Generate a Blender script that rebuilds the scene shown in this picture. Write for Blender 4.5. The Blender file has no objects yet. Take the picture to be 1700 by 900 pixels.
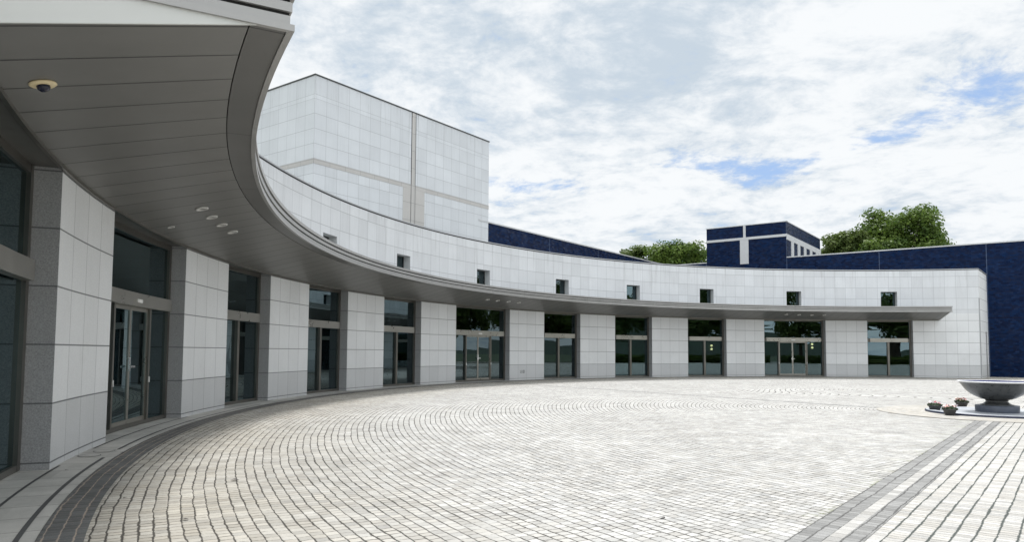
import bpy, bmesh, math, random
from mathutils import Vector, Matrix
R_ = math.radians
random.seed(7)
S = bpy.context.scene
COL = S.collection

# ------------------------------------------------------------------ camera
EYE = 1.6
PITCH, ROLL = 0.0609, 0.0066
cam = bpy.data.cameras.new('camera')
cam.sensor_width = 36; cam.lens = 36 * 1187.0 / 1700
cam.shift_y = 62.47 / 1700
cam.clip_start = 0.05; cam.clip_end = 3000
co = bpy.data.objects.new('camera', cam); COL.objects.link(co)
cp, sp = math.cos(PITCH), math.sin(PITCH)
X0 = Vector((1, 0, 0)); U0 = Vector((0, -sp, cp)); F0 = Vector((0, cp, sp))
cr, sr = math.cos(ROLL), math.sin(ROLL)
Xc = X0 * cr + U0 * sr; Uc = U0 * cr - X0 * sr
m = Matrix((Xc, Uc, -F0)).transposed().to_4x4(); m.translation = Vector((0, 0, EYE))
co.matrix_world = m
S.camera = co

# ------------------------------------------------------------------ light
SUN_EL, SUN_AZ = R_(64), R_(8)            # azimuth from +Y towards +X
sd = Vector((math.sin(SUN_AZ) * math.cos(SUN_EL), math.cos(SUN_AZ) * math.cos(SUN_EL), math.sin(SUN_EL)))
sun = bpy.data.lights.new('sun', 'SUN'); sun.energy = 2.1; sun.angle = R_(10.0); sun.color = (1, .98, .95)
so = bpy.data.objects.new('sun', sun); COL.objects.link(so)
so.rotation_euler = sd.to_track_quat('Z', 'Y').to_euler(); so.location = sd * 60

S.view_settings.view_transform = 'Standard'
S.view_settings.look = 'None'
S.view_settings.exposure = 0.82
S.view_settings.gamma = 1
S.view_settings.use_curve_mapping = False


class NT:
    """small helper for building node trees"""
    def __init__(s, tree): s.t = tree; s.n = tree.nodes; s.l = tree.links
    def node(s, typ, **kw):
        n = s.n.new(typ)
        for k, v in kw.items(): setattr(n, k, v)
        return n
    def put(s, sock, v):
        if v is None: return
        if isinstance(v, bpy.types.NodeSocket): s.l.new(v, sock)
        else:
            if isinstance(v, (tuple, list)) and sock.type == 'RGBA' and len(v) == 3: v = (*v, 1)
            sock.default_value = v
    def M(s, op, a, b=None, c=None, clamp=False):
        n = s.node('ShaderNodeMath', operation=op); n.use_clamp = clamp
        for i, v in enumerate((a, b, c)): s.put(n.inputs[i], v)
        return n.outputs[0]
    def V(s, op, a, b=None, out=0):
        n = s.node('ShaderNodeVectorMath', operation=op)
        s.put(n.inputs[0], a); s.put(n.inputs[1], b)
        return n.outputs[out]
    def mix(s, f, a, b, typ='MIX'):
        n = s.node('ShaderNodeMix', data_type='RGBA', blend_type=typ); n.clamp_factor = True
        s.put(n.inputs[0], f); s.put(n.inputs[6], a); s.put(n.inputs[7], b)
        return n.outputs[2]
    def mixf(s, f, a, b):
        n = s.node('ShaderNodeMix', data_type='FLOAT')
        s.put(n.inputs[0], f); s.put(n.inputs[2], a); s.put(n.inputs[3], b)
        return n.outputs[0]
    def ss(s, v, a, b, o0=0.0, o1=1.0):
        n = s.node('ShaderNodeMapRange', interpolation_type='SMOOTHSTEP')
        for i, q in enumerate((v, a, b, o0, o1)): s.put(n.inputs[i], q)
        return n.outputs[0]
    def lin(s, v, a, b, o0=0.0, o1=1.0):
        n = s.node('ShaderNodeMapRange')
        for i, q in enumerate((v, a, b, o0, o1)): s.put(n.inputs[i], q)
        return n.outputs[0]
    def noise(s, vec, scale, detail=3, rough=.5, dist=0, dim='3D', col=False):
        n = s.node('ShaderNodeTexNoise', noise_dimensions=dim)
        s.put(n.inputs['Vector'], vec)
        n.inputs['Scale'].default_value = scale; n.inputs['Detail'].default_value = detail
        n.inputs['Roughness'].default_value = rough; n.inputs['Distortion'].default_value = dist
        return n.outputs[1] if col else n.outputs[0]
    def white(s, x, y, z=0.0, col=False):
        c = s.comb(x, y, z)
        n = s.node('ShaderNodeTexWhiteNoise', noise_dimensions='3D'); s.put(n.inputs['Vector'], c)
        return n.outputs[1] if col else n.outputs[0]
    def comb(s, x, y, z=0.0):
        n = s.node('ShaderNodeCombineXYZ')
        for i, v in enumerate((x, y, z)): s.put(n.inputs[i], v)
        return n.outputs[0]
    def sep(s, v):
        n = s.node('ShaderNodeSeparateXYZ'); s.put(n.inputs[0], v); return n.outputs
    def pos(s): return s.node('ShaderNodeNewGeometry').outputs['Position']
    def uv(s): return s.node('ShaderNodeUVMap').outputs[0]
    def bump(s, h, strength=.5, dist=.01):
        n = s.node('ShaderNodeBump'); s.put(n.inputs['Height'], h)
        n.inputs['Strength'].default_value = strength; n.inputs['Distance'].default_value = dist
        return n.outputs[0]


# world: Nishita sky behind a broken altocumulus layer
W = bpy.data.worlds.new('World'); S.world = W; W.use_nodes = True
w = NT(W.node_tree); w.n.clear()
sky = w.node('ShaderNodeTexSky', sky_type='NISHITA', sun_disc=False, sun_elevation=SUN_EL, sun_rotation=SUN_AZ)
sky.air_density = 1.0; sky.dust_density = .6
gen = w.node('ShaderNodeTexCoord').outputs['Generated']
dx, dy, dz = w.sep(gen)
zz = w.M('ADD', w.M('MAXIMUM', dz, 0.0), 0.16)
px = w.M('DIVIDE', dx, zz); py = w.M('DIVIDE', dy, zz)
pl = w.comb(px, py, 0.0)
warp = w.V('SCALE', w.V('SUBTRACT', w.noise(pl, .9, 3, .5, col=True), (.5, .5, .5))); warp.node.inputs['Scale'].default_value = .45
pw = w.V('ADD', pl, warp)
n_big = w.noise(pw, .42, 3, .5)
n_mid = w.noise(pw, 2.1, 9, .62)
n_fine = w.noise(pw, 9.0, 8, .66)
az = w.M('ARCTAN2', dx, dy); el = w.M('ARCSINE', dz)
def gauss(a0, e0, sa, se, tilt=0.0):
    da = w.M('SUBTRACT', az, a0); de = w.M('SUBTRACT', w.M('SUBTRACT', el, e0), w.M('MULTIPLY', da, tilt))
    q = w.M('ADD', w.M('POWER', w.M('ABSOLUTE', w.M('DIVIDE', da, sa)), 2), w.M('POWER', w.M('ABSOLUTE', w.M('DIVIDE', de, se)), 2))
    return w.M('EXPONENT', w.M('MULTIPLY', q, -1.0))
# thin places in the cloud layer, low in the north-east
thin = w.M('ADD', w.M('ADD', w.M('MULTIPLY', gauss(R_(25), R_(14.7), .17, .020, .22), 1.0), w.M('MULTIPLY', gauss(R_(1), R_(13.4), .12, .018), .8)),
           w.M('ADD', w.M('MULTIPLY', gauss(R_(33), R_(18.0), .07, .02, .1), .45), w.M('MULTIPLY', gauss(R_(15), R_(14.5), .08, .02), .9)))
grey = w.M('ADD', w.M('ADD', gauss(R_(12), R_(24), .20, .11), w.M('MULTIPLY', gauss(R_(-9), R_(24), .14, .12), .7)),
           w.M('MULTIPLY', gauss(R_(-18), R_(30), .25, .10), .6))
cov = w.M('ADD', w.M('MULTIPLY', n_mid, .58), w.M('MULTIPLY', n_fine, .42))
cov = w.M('ADD', cov, w.M('MULTIPLY', w.M('SUBTRACT', n_big, .5), .35))
cov = w.M('SUBTRACT', cov, w.M('MULTIPLY', thin, .118))
opac = w.ss(cov, .29, .44)
tex = w.M('ADD', w.M('MULTIPLY', n_mid, .55), w.M('MULTIPLY', n_fine, .45))
shade = w.M('ADD', w.M('MULTIPLY', grey, .78), w.M('MULTIPLY', w.M('SUBTRACT', .50, tex), 6.2))
shade = w.M('ADD', shade, w.M('MULTIPLY', w.M('SUBTRACT', n_big, .5), 1.2))
shade = w.ss(shade, -.30, 1.05)
ccol = w.mix(shade, (5.35, 5.5, 5.62), (3.35, 3.85, 4.35))
# clouds round the sun, and the front-lit clouds in the opposite half of the sky, are brighter
hot = w.M('ADD', w.M('ADD', 1.0, w.ss(el, R_(34), R_(58), 0.0, .55)), w.ss(dy, .05, -.6, 0.0, .75))
ccol = w.mix(1.0, ccol, w.comb(hot, hot, hot), 'MULTIPLY'); ccol.node.clamp_result = False
skyc = w.mix(.8, sky.outputs[0], (2.0, 2.9, 4.6))
fin = w.mix(opac, skyc, ccol)
bg = w.node('ShaderNodeBackground'); w.put(bg.inputs[0], fin); bg.inputs[1].default_value = .10
wo = w.node('ShaderNodeOutputWorld'); w.l.new(bg.outputs[0], wo.inputs[0])

# ------------------------------------------------------------------ materials
def mat(name, col=(.5, .5, .5), rough=.6, metal=0.0, spec=.5):
    mt = bpy.data.materials.new(name); mt.use_nodes = True
    b = mt.node_tree.nodes['Principled BSDF']
    b.inputs['Base Color'].default_value = (*col, 1); b.inputs['Roughness'].default_value = rough
    b.inputs['Metallic'].default_value = metal; b.inputs['Specular IOR Level'].default_value = spec
    return mt, NT(mt.node_tree), b

def simple(name, col, rough=.6, metal=0.0, var=.12, scale=3, spec=.5, bump=0):
    mt, n, b = mat(name, col, rough, metal, spec)
    q = n.noise(n.pos(), scale, 5, .6)
    f = n.lin(q, .3, .7, 1 - var, 1 + var)
    n.put(b.inputs['Base Color'], n.mix(1.0, (*col, 1), n.comb(f, f, f), 'MULTIPLY'))
    n.put(b.inputs['Roughness'], n.lin(q, .3, .7, rough * .85, min(1, rough * 1.15)))
    if bump: n.put(b.inputs['Normal'], n.bump(n.noise(n.pos(), 40, 4), bump, .01))
    return mt

def panels(name, col, wu=.010, wv=.012, ju=.45, jv=.65, speck=.10, var=.05, streak=.05, base=False, rough=.75, jcol=(.09, .095, .10), run=None):
    """stone cladding; UV is in panel units, joints on the whole numbers"""
    mt, n, b = mat(name, col, rough)
    u, v, _ = n.sep(n.uv())
    fu = n.M('FRACT', u); fv = n.M('FRACT', v)
    du = n.M('MINIMUM', fu, n.M('SUBTRACT', 1.0, fu)); dv = n.M('MINIMUM', fv, n.M('SUBTRACT', 1.0, fv))
    mu = n.ss(du, wu * .5, wu * 1.3, ju, 0.0); mv = n.ss(dv, wv * .5, wv * 1.3, jv, 0.0)
    j = n.M('MAXIMUM', mu, mv)
    cu = n.M('FLOOR', u); cv = n.M('FLOOR', v)
    rnd = n.white(cu, cv, 3.0)
    pp = n.pos()
    x, y, z = n.sep(pp)
    sp_ = n.noise(pp, 55, 3, .75)
    big = n.noise(pp, .6, 4, .6)
    st = n.noise(n.comb(n.M('MULTIPLY', n.M('ADD', u, n.M('MULTIPLY', rnd, 9.0)), 9.0), n.M('MULTIPLY', z, .25), 0.0), 1.0, 4, .65)
    f = n.M('ADD', 1.0, n.M('MULTIPLY', n.M('SUBTRACT', rnd, .5), var * 2))
    f = n.M('MULTIPLY', f, n.lin(sp_, .3, .7, 1 - speck, 1 + speck))
    f = n.M('MULTIPLY', f, n.lin(st, .3, .7, 1 - streak, 1 + streak))
    f = n.M('MULTIPLY', f, n.lin(big, .3, .7, .96, 1.04))
    if base: f = n.M('MULTIPLY', f, n.M('ADD', .78, n.M('MULTIPLY', n.M('GREATER_THAN', v, 1.0), .22)))
    # damp, dirty foot of the wall and a little run-off under each joint
    dirt = n.M('MULTIPLY', n.ss(z, .0, .55, .16, 0.0), n.noise(pp, 2.5, 5, .7)) if base else n.M('MULTIPLY', n.ss(fv, .55, 1.0, 0.0, .05), st)
    c = n.mix(1.0, col, n.comb(f, f, f), 'MULTIPLY')
    c = n.mix(dirt, c, (.16, .15, .13))
    if run:      # rain streaks running down from the coping, and soft grime patches
        sn_ = n.noise(n.comb(n.M('MULTIPLY', u, 3.1), n.M('MULTIPLY', z, .22), 4.0), 1.0, 6, .75)
        c = n.mix(n.M('MULTIPLY', n.ss(sn_, .50, .74), n.ss(n.M('SUBTRACT', run, z), 0.0, 2.2, .42, .05)), c, (.22, .215, .20))
    else:
        c = n.mix(n.ss(n.noise(pp, .9, 6, .7), .55, .8, 0.0, .16), c, (.25, .24, .22))
    c = n.mix(j, c, jcol)
    n.put(b.inputs['Base Color'], c)
    n.put(b.inputs['Normal'], n.bump(n.M('SUBTRACT', n.M('MULTIPLY', sp_, .12), j), .35, .006))
    return mt

def joint_sheet(name, col, rough, wu, ju, metal=0.0, var=.04):
    """painted metal sheet with thin joints on whole U"""
    mt, n, b = mat(name, col, rough, metal)
    u, v, _ = n.sep(n.uv()); fu = n.M('FRACT', u)
    du = n.M('MINIMUM', fu, n.M('SUBTRACT', 1.0, fu)); j = n.ss(du, wu * .4, wu, ju, 0.0)
    rnd = n.white(n.M('FLOOR', u), 2.0, 1.0)
    f = n.M('MULTIPLY', n.lin(rnd, 0, 1, 1 - var, 1 + var), n.lin(n.noise(n.pos(), 1.3, 4, .6), .3, .7, .93, 1.07))
    n.put(b.inputs['Base Color'], n.mix(j, n.mix(1.0, col, n.comb(f, f, f), 'MULTIPLY'), (.012, .012, .012)))
    n.put(b.inputs['Normal'], n.bump(n.M('SUBTRACT', n.M('MULTIPLY', n.noise(n.pos(), .9, 2), .3), j), .3, .01))
    return mt

def glass(name, tint=(.30, .40, .41), refl=.085, rough=0.0):
    mt = bpy.data.materials.new(name); mt.use_nodes = True
    n = NT(mt.node_tree); n.n.clear()
    tr = n.node('ShaderNodeBsdfTransparent'); n.put(tr.inputs[0], tint)
    gl = n.node('ShaderNodeBsdfGlossy'); gl.inputs['Roughness'].default_value = rough; n.put(gl.inputs[0], (.66, .86, .92))
    fr = n.node('ShaderNodeFresnel'); fr.inputs[0].default_value = 1.52
    # panes are never perfectly flat
    bp = n.bump(n.noise(n.pos(), .7, 1, .4), .06, .02); n.put(gl.inputs['Normal'], bp)
    f = n.M('ADD', n.M('MULTIPLY', fr.outputs[0], 1.1), refl, clamp=True)
    mx = n.node('ShaderNodeMixShader'); n.put(mx.inputs[0], f); n.l.new(tr.outputs[0], mx.inputs[1]); n.l.new(gl.outputs[0], mx.inputs[2])
    o = n.node('ShaderNodeOutputMaterial'); n.l.new(mx.outputs[0], o.inputs[0])
    return mt

def emis(name, col, st):
    mt, n, b = mat(name, col, .4)
    b.inputs['Emission Color'].default_value = (*col, 1); b.inputs['Emission Strength'].default_value = st
    return mt

def bluetile(name):
    mt, n, b = mat(name, (.01, .03, .14), .38)
    u, v, _ = n.sep(n.uv())
    row = n.M('FLOOR', n.M('DIVIDE', v, .12))
    uu = n.M('ADD', n.M('DIVIDE', u, .24), n.M('MULTIPLY', n.M('FLOORED_MODULO', row, 2.0), .5))
    colm = n.M('FLOOR', uu)
    fu = n.M('FRACT', uu); fv = n.M('FRACT', n.M('DIVIDE', v, .12))
    du = n.M('MINIMUM', fu, n.M('SUBTRACT', 1.0, fu)); dv = n.M('MINIMUM', fv, n.M('SUBTRACT', 1.0, fv))
    j = n.M('MAXIMUM', n.ss(du, .015, .04, 1.0, 0.0), n.ss(dv, .03, .08, 1.0, 0.0))
    r = n.white(colm, row, 5.0); r2 = n.white(colm, row, 8.0)
    c = n.mix(n.M('POWER', r, 1.5), (.0003, .0060, .030), (.0011, .019, .074))
    c = n.mix(n.M('MULTIPLY', n.noise(n.pos(), .35, 4, .6), .5), c, (.0003, .0065, .033))
    c = n.mix(n.M('MULTIPLY', j, .6), c, (.003, .008, .03))
    # movement joints of the wall
    ju = n.M('FRACT', n.M('DIVIDE', n.M('ADD', u, 0.0), 7.2)); jv = n.M('ABSOLUTE', n.M('SUBTRACT', v, 4.35))
    mj = n.M('MAXIMUM', n.M('MULTIPLY', n.M('LESS_THAN', n.M('MINIMUM', ju, n.M('SUBTRACT', 1.0, ju)), .0035), .5), n.M('MULTIPLY', n.M('LESS_THAN', jv, .035), .0))
    c = n.mix(mj, c, (.12, .16, .24))
    c = n.mix(n.M('LESS_THAN', jv, .03), c, (.002, .004, .02))
    n.put(b.inputs['Base Color'], c)
    n.put(b.inputs['Roughness'], n.lin(r2, 0, 1, .25, .55))
    # every tile is set at a slightly different tilt
    tl = n.V('SUBTRACT', n.white(colm, row, 11.0, col=True), (.5, .5, .5)); sc = n.V('SCALE', tl); sc.node.inputs['Scale'].default_value = .22
    geo = n.node('ShaderNodeNewGeometry').outputs['Normal']
    n.put(b.inputs['Normal'], n.V('NORMALIZE', n.V('ADD', geo, sc)))
    b.inputs['Specular IOR Level'].default_value = .12
    return mt

FX, FY = 13.3, 19.7        # fountain
CX, CY = 23.11, 19.90      # centre of the facade circle
RF = 30.98                 # facade radius
BE = Vector((.62, .785, 0)); BE.normalize()      # run of the straight paving
BN = Vector((BE.y, -BE.x, 0))

def setts(name, kind, col, jcol, w_row, w_len, warm=.3, jr=.011, jc=.007, jstr=.85, jcs=.7, rowrand=1.0, stain=True, rough=.85, moss=False, wobs=1.0):
    """granite setts: kind 'arc' = rings round the facade centre, bending round the fountain; 'line' = straight rows"""
    mt, n, b = mat(name, col, rough)
    pp = n.pos(); x, y, z = n.sep(pp)
    wob = n.noise(pp, 5.5, 2, .6, col=True); wx, wy, wz = n.sep(wob)
    wob2 = n.noise(pp, .8, 2, .5, col=True); w2x, w2y, _ = n.sep(wob2)
    if kind == 'line':
        rr = n.M('ADD', n.M('MULTIPLY', x, BN.x), n.M('MULTIPLY', y, BN.y))
        ll = n.M('ADD', n.M('MULTIPLY', x, BE.x), n.M('MULTIPLY', y, BE.y))
    else:
        ax = n.M('SUBTRACT', x, CX); ay = n.M('SUBTRACT', y, CY)
        r1 = n.M('SQRT', n.M('ADD', n.M('MULTIPLY', ax, ax), n.M('MULTIPLY', ay, ay)))
        a1 = n.M('ARCTAN2', ay, n.M('MULTIPLY', ax, -1.0))
        if kind == 'arc':
            bx = n.M('SUBTRACT', x, FX); by = n.M('SUBTRACT', y, FY)
            r2 = n.M('SQRT', n.M('ADD', n.M('MULTIPLY', bx, bx), n.M('MULTIPLY', by, by)))
            a2 = n.M('ARCTAN2', by, n.M('MULTIPLY', bx, -1.0))
            f = n.ss(r2, 4.0, 15.0, 1.0, 0.0)
            rr = n.mixf(f, r1, n.M('ADD', r2, CX - FX))
            ll = n.M('MULTIPLY', n.mixf(f, a1, a2), n.mixf(f, r1, r2))
        else:
            rr = r1; ll = n.M('MULTIPLY', a1, r1)
    q = n.M('DIVIDE', rr, w_row)
    q = n.M('ADD', q, n.M('ADD', n.M('MULTIPLY', n.M('SUBTRACT', wx, .5), .30 * wobs), n.M('MULTIPLY', n.M('SUBTRACT', w2x, .5), .5 * wobs)))
    row = n.M('FLOOR', q); fr = n.M('FRACT', q)
    rro = n.white(row, 17.0)
    if kind != 'line' :
        # keep the count of stones steady along one ring
        lk = n.M('MULTIPLY', n.M('DIVIDE', ll, rr), n.M('MULTIPLY', n.M('ADD', row, .5), w_row))
        ll = lk if kind != 'arc' else n.mixf(n.M('GREATER_THAN', f, .001), lk, ll)
    s = n.M('ADD', n.M('DIVIDE', ll, w_len), n.M('MULTIPLY', rro, rowrand * 7.0))
    s = n.M('ADD', s, n.M('MULTIPLY', n.M('SUBTRACT', wy, .5), .45))
    cell = n.M('FLOOR', s); fs = n.M('FRACT', s)
    dr = n.M('MULTIPLY', n.M('MINIMUM', fr, n.M('SUBTRACT', 1.0, fr)), w_row)
    ds = n.M('MULTIPLY', n.M('MINIMUM', fs, n.M('SUBTRACT', 1.0, fs)), w_len)
    rnd = n.white(row, cell, 1.0); rnd2 = n.white(row, cell, 4.0)
    grit = n.noise(pp, 90, 3, .7)
    chip = n.M('MULTIPLY', n.M('SUBTRACT', n.noise(pp, 26, 3, .65), .5), .020)
    dr = n.M('ADD', dr, chip); ds = n.M('ADD', ds, chip)
    # joints open and close from place to place
    openj = n.lin(n.noise(pp, 1.3, 6, .75), .32, .68, .30, 1.6)
    jr_ = n.M('MULTIPLY', openj, jr); jc_ = n.M('MULTIPLY', n.M('MULTIPLY', openj, jc), n.lin(rnd2, 0, 1, .4, 1.5))
    m1 = n.M('MULTIPLY', n.ss(n.M('DIVIDE', dr, jr_), .35, 1.0, 1.0, 0.0), jstr)
    m2 = n.M('MULTIPLY', n.ss(n.M('DIVIDE', ds, jc_), .35, 1.0, 1.0, 0.0), jcs)
    j = n.M('MAXIMUM', m1, m2)
    fval = n.lin(rnd, 0, 1, .76, 1.14)
    fval = n.M('MULTIPLY', fval, n.lin(grit, .3, .7, .80, 1.14))
    if stain:
        fval = n.M('MULTIPLY', fval, n.lin(n.noise(pp, .22, 5, .62), .3, .7, .86, 1.08))
        fval = n.M('MULTIPLY', fval, n.lin(n.noise(pp, 1.6, 6, .75), .3, .7, .82, 1.10))
    c = n.mix(1.0, col, n.comb(fval, fval, fval), 'MULTIPLY')
    c = n.mix(n.M('MULTIPLY', rnd2, warm), c, (col[0] * .92, col[1] * .84, col[2] * .72))
    jc2 = n.mix(n.noise(pp, 3.0, 3, .6), jcol, (jcol[0] * 2.2, jcol[1] * 2.1, jcol[2] * 2.0))
    if moss:
        # moss in the joints, thickest along the dark band
        sd_ = n.M('SUBTRACT', n.M('ADD', n.M('MULTIPLY', x, BN.x), n.M('MULTIPLY', y, BN.y)), BAND0)
        near = n.M('MULTIPLY', n.ss(n.M('ABSOLUTE', sd_), .02, .55, 1.0, 0.0), n.ss(n.noise(pp, 1.4, 4, .7), .50, .62))
        jc2 = n.mix(near, jc2, (.10, .12, .03))
        j = n.M('MAXIMUM', j, n.M('MULTIPLY', n.M('MULTIPLY', near, n.ss(n.M('ABSOLUTE', sd_), .0, .05, 1.0, 0.0)), .8))
    if kind == 'arc':     # warmer, slightly darker tint growing towards the facade
        c = n.mix(n.M('MULTIPLY', n.ss(r1, 25.5, 29.5, 0.0, .75), n.lin(n.noise(pp, .5, 4, .6), .3, .7, .5, 1.0)), c, n.mix(1.0, c, (.86, .80, .68), 'MULTIPLY'))
    c = n.mix(j, c, jc2)
    n.put(b.inputs['Base Color'], c)
    dome = n.M('MINIMUM', n.M('MINIMUM', dr, ds), .018)
    h = n.M('ADD', n.M('MULTIPLY', dome, 30.0), n.M('ADD', n.M('MULTIPLY', grit, .25), n.M('MULTIPLY', rnd, .25)))
    n.put(b.inputs['Normal'], n.bump(h, .45, .012))
    b.inputs['Specular IOR Level'].default_value = .35
    return mt

BAND0 = 2.34 * BN.x + 6.2 * BN.y

M = {}
M['pier'] = panels('granite_light', (.70, .71, .715), base=True, ju=.55, jv=.85, wu=.012, wv=.015, streak=.015, var=.035)
M['upper'] = panels('granite_upper', (.62, .635, .65), ju=.42, jv=.48, speck=.05, streak=.03, wv=.014, wu=.013, var=.05, run=7.54)
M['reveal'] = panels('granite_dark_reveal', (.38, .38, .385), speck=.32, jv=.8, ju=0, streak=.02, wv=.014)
M['tower'] = panels('granite_tower', (.60, .625, .65), ju=.42, jv=.48, speck=.04, streak=.03, var=.045, wu=.013, wv=.014, run=15.2)
M['band'] = panels('beige_stone_band', (.48, .47, .455), ju=.5, jv=.5, speck=.03, var=.02, streak=.02)
M['soffit'] = joint_sheet('soffit_sheet', (.152, .149, .140), .42, .026, .92)
M['strip'] = joint_sheet('soffit_edge_sheet', (.120, .117, .110), .40, .004, .85)
M['fascia'] = simple('fascia_aluminium', (.37, .365, .355), .38, .45, .06, 2)
M['fascia_dark'] = simple('fascia_gap', (.02, .02, .02), .8)
M['canopy_top'] = simple('canopy_roof_sheet', (.30, .30, .30), .6)
M['end_white'] = simple('white_closing_sheet', (.62, .63, .61), .5, 0, .03, 1)
M['steel'] = simple('bronze_steel', (.20, .19, .172), .33, .85, .10, 2)
M['steel_light'] = simple('brushed_steel', (.40, .385, .35), .30, .85, .06, 2)
M['steel_dark'] = simple('dark_frame', (.07, .075, .075), .4, .4, .1, 2)
M['glass'] = glass('glass')
M['cover_grey'] = simple('light_trim_paint', (.60, .59, .57), .45, 0, .03)
M['chrome'] = simple('chrome', (.8, .8, .8), .15, 1, .02)
M['white_plastic'] = simple('white_plastic', (.7, .7, .68), .4)
M['cream'] = simple('cream_plastic', (.75, .62, .38), .4)
M['dark_dome'] = simple('dark_dome', (.01, .012, .03), .08, 0, .02)
M['coping'] = simple('coping_metal', (.42, .43, .44), .4, .4, .05)
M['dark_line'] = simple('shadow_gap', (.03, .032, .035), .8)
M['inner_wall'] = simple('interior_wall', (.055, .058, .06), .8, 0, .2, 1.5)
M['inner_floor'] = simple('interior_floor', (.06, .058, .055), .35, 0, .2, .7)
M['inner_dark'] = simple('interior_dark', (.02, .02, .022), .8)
M['roof'] = simple('roof_gravel', (.3, .3, .29), .9, 0, .2, 6)
M['blue'] = bluetile('blue_glazed_tile')
M['blue_cope'] = simple('pale_coping', (.52, .53, .54), .5, .1, .05)
M['white_stone'] = panels('white_stone_column', (.62, .62, .61), ju=0, jv=.4, speck=.03)
M['fount'] = simple('polished_grey_granite', (.055, .058, .058), .30, 0, .30, 9)
M['fount_rim'] = simple('sunlit_granite_rim', (.74, .74, .73), .35, 0, .08, 20)  # top edge of the bowl; sunlight on it is put into the pale colour
M['basin'] = simple('basin_granite', (.42, .44, .47), .4, 0, .15, 8)
M['basin_edge'] = simple('basin_edge_shaded', (.012, .018, .045), .4, 0, .2, 8)  # near-black: the basin's unlit front face is put into the colour
M['water'] = simple('bowl_lining', (.012, .018, .11), .25, 0, .1, 1)
M['pot'] = simple('pot_plastic', (.055, .055, .055), .55, 0, .2, 12)
M['soil'] = simple('soil', (.04, .03, .02), .95)
M['setts'] = setts('granite_setts', 'arc', (.485, .48, .465), (.020, .018, .015), .12, .112, moss=True, jr=.0120, jc=.0088, jcs=.85, jstr=.95, warm=.25)
M['setts_line'] = setts('granite_setts_rows', 'line', (.50, .49, .47), (.025, .032, .030), .152, .090, jr=.015, jc=.008, jstr=.95, jcs=.75, wobs=.4)
M['setts_dark'] = setts('basalt_setts', 'ring', (.125, .128, .126), (.22, .185, .155), .12, .10, jr=.010, jc=.006, jstr=.8, jcs=.4, warm=.1)
M['setts_band'] = setts('grey_setts', 'line', (.275, .273, .266), (.04, .04, .04), .125, .095, jr=.012, jc=.011, warm=.05, jcs=.55)
M['setts_pale'] = setts('pale_setts', 'line', (.44, .43, .41), (.05, .05, .05), 9.0, .16, jr=.001, jc=.009, warm=.1)
M['setts_beige'] = setts('beige_setts', 'arc', (.455, .445, .42), (.16, .14, .12), .12, .12, jr=.007, jc=.006, warm=.5)
M['slot'] = simple('drain_slot', (.075, .075, .075), .7, .2)
M['drain_line'] = simple('drain_grating', (.19, .19, .185), .6, .2)

def slabs():
    mt, n, b = mat('paving_slabs', (.46, .45, .42), .8)
    u, v, _ = n.sep(n.uv()); pp = n.pos()
    fu = n.M('FRACT', u); du = n.M('MINIMUM', fu, n.M('SUBTRACT', 1.0, fu))
    j = n.ss(du, .006, .018, .75, 0.0)
    rnd = n.white(n.M('FLOOR', u), n.M('FLOOR', v), 2.0)
    f = n.M('MULTIPLY', n.lin(rnd, 0, 1, .9, 1.06), n.lin(n.noise(pp, 70, 3, .7), .3, .7, .92, 1.08))
    f = n.M('MULTIPLY', f, n.lin(n.noise(pp, 1.8, 5, .65), .3, .7, .84, 1.10))
    c = n.mix(1.0, (.46, .45, .42), n.comb(f, f, f), 'MULTIPLY')
    c = n.mix(j, c, (.10, .09, .08)); n.put(b.inputs['Base Color'], c)
    n.put(b.inputs['Normal'], n.bump(n.M('SUBTRACT', n.M('MULTIPLY', n.noise(pp, 80, 2), .3), j), .3, .006))
    return mt
M['slabs'] = slabs()

def foliage(name, c1, c2, c3):
    mt, n, b = mat(name, c1, .55)
    g = n.node('ShaderNodeNewGeometry'); r = g.outputs['Random Per Island']
    c = n.mix(r, c1, c2)
    c = n.mix(n.ss(n.noise(n.pos(), .55, 3, .6), .42, .62), c, c3)
    n.put(b.inputs['Base Color'], c)
    tr = n.node('ShaderNodeBsdfTranslucent'); n.put(tr.inputs[0], n.mix(.5, c, (.12, .20, .03)))
    mx = n.node('ShaderNodeMixShader'); mx.inputs[0].default_value = .35
    o = mt.node_tree.nodes['Material Output']
    n.l.new(b.outputs[0], mx.inputs[1]); n.l.new(tr.outputs[0], mx.inputs[2]); n.l.new(mx.outputs[0], o.inputs[0])
    b.inputs['Specular IOR Level'].default_value = .25
    return mt
M['leaf'] = foliage('broad_leaves', (.075, .130, .022), (.15, .215, .040), (.055, .100, .018))
M['leaf2'] = foliage('dark_leaves', (.075, .115, .030), (.14, .18, .05), (.055, .088, .022))
M['bark'] = simple('bark', (.10, .08, .06), .9, 0, .3, 6)
M['grass'] = simple('grass', (.035, .055, .02), .9, 0, .35, 1.2)
M['hill'] = simple('wooded_hill', (.02, .035, .022), .9, 0, .4, .08)
M['asphalt'] = simple('asphalt', (.12, .12, .12), .9, 0, .15, 3)
M['deadleaf'] = simple('dry_leaf', (.018, .012, .009), .8)

# ------------------------------------------------------------------ mesh helpers
def BM(): return bmesh.new()

def obj(name, bm, material, parent=None, smooth=False):
    me = bpy.data.meshes.new(name)
    if smooth:
        for f in bm.faces: f.smooth = True
    bm.to_mesh(me); bm.free()
    o = bpy.data.objects.new(name, me); COL.objects.link(o)
    ms = material if isinstance(material, (list, tuple)) else [material]
    for q in ms: me.materials.append(q)
    if parent: o.parent = parent
    return o

def tag(o, label=None, cat=None, group=None, kind=None):
    if label: o['label'] = label
    if cat: o['category'] = cat
    if group: o['group'] = group
    if kind: o['kind'] = kind
    return o

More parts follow.
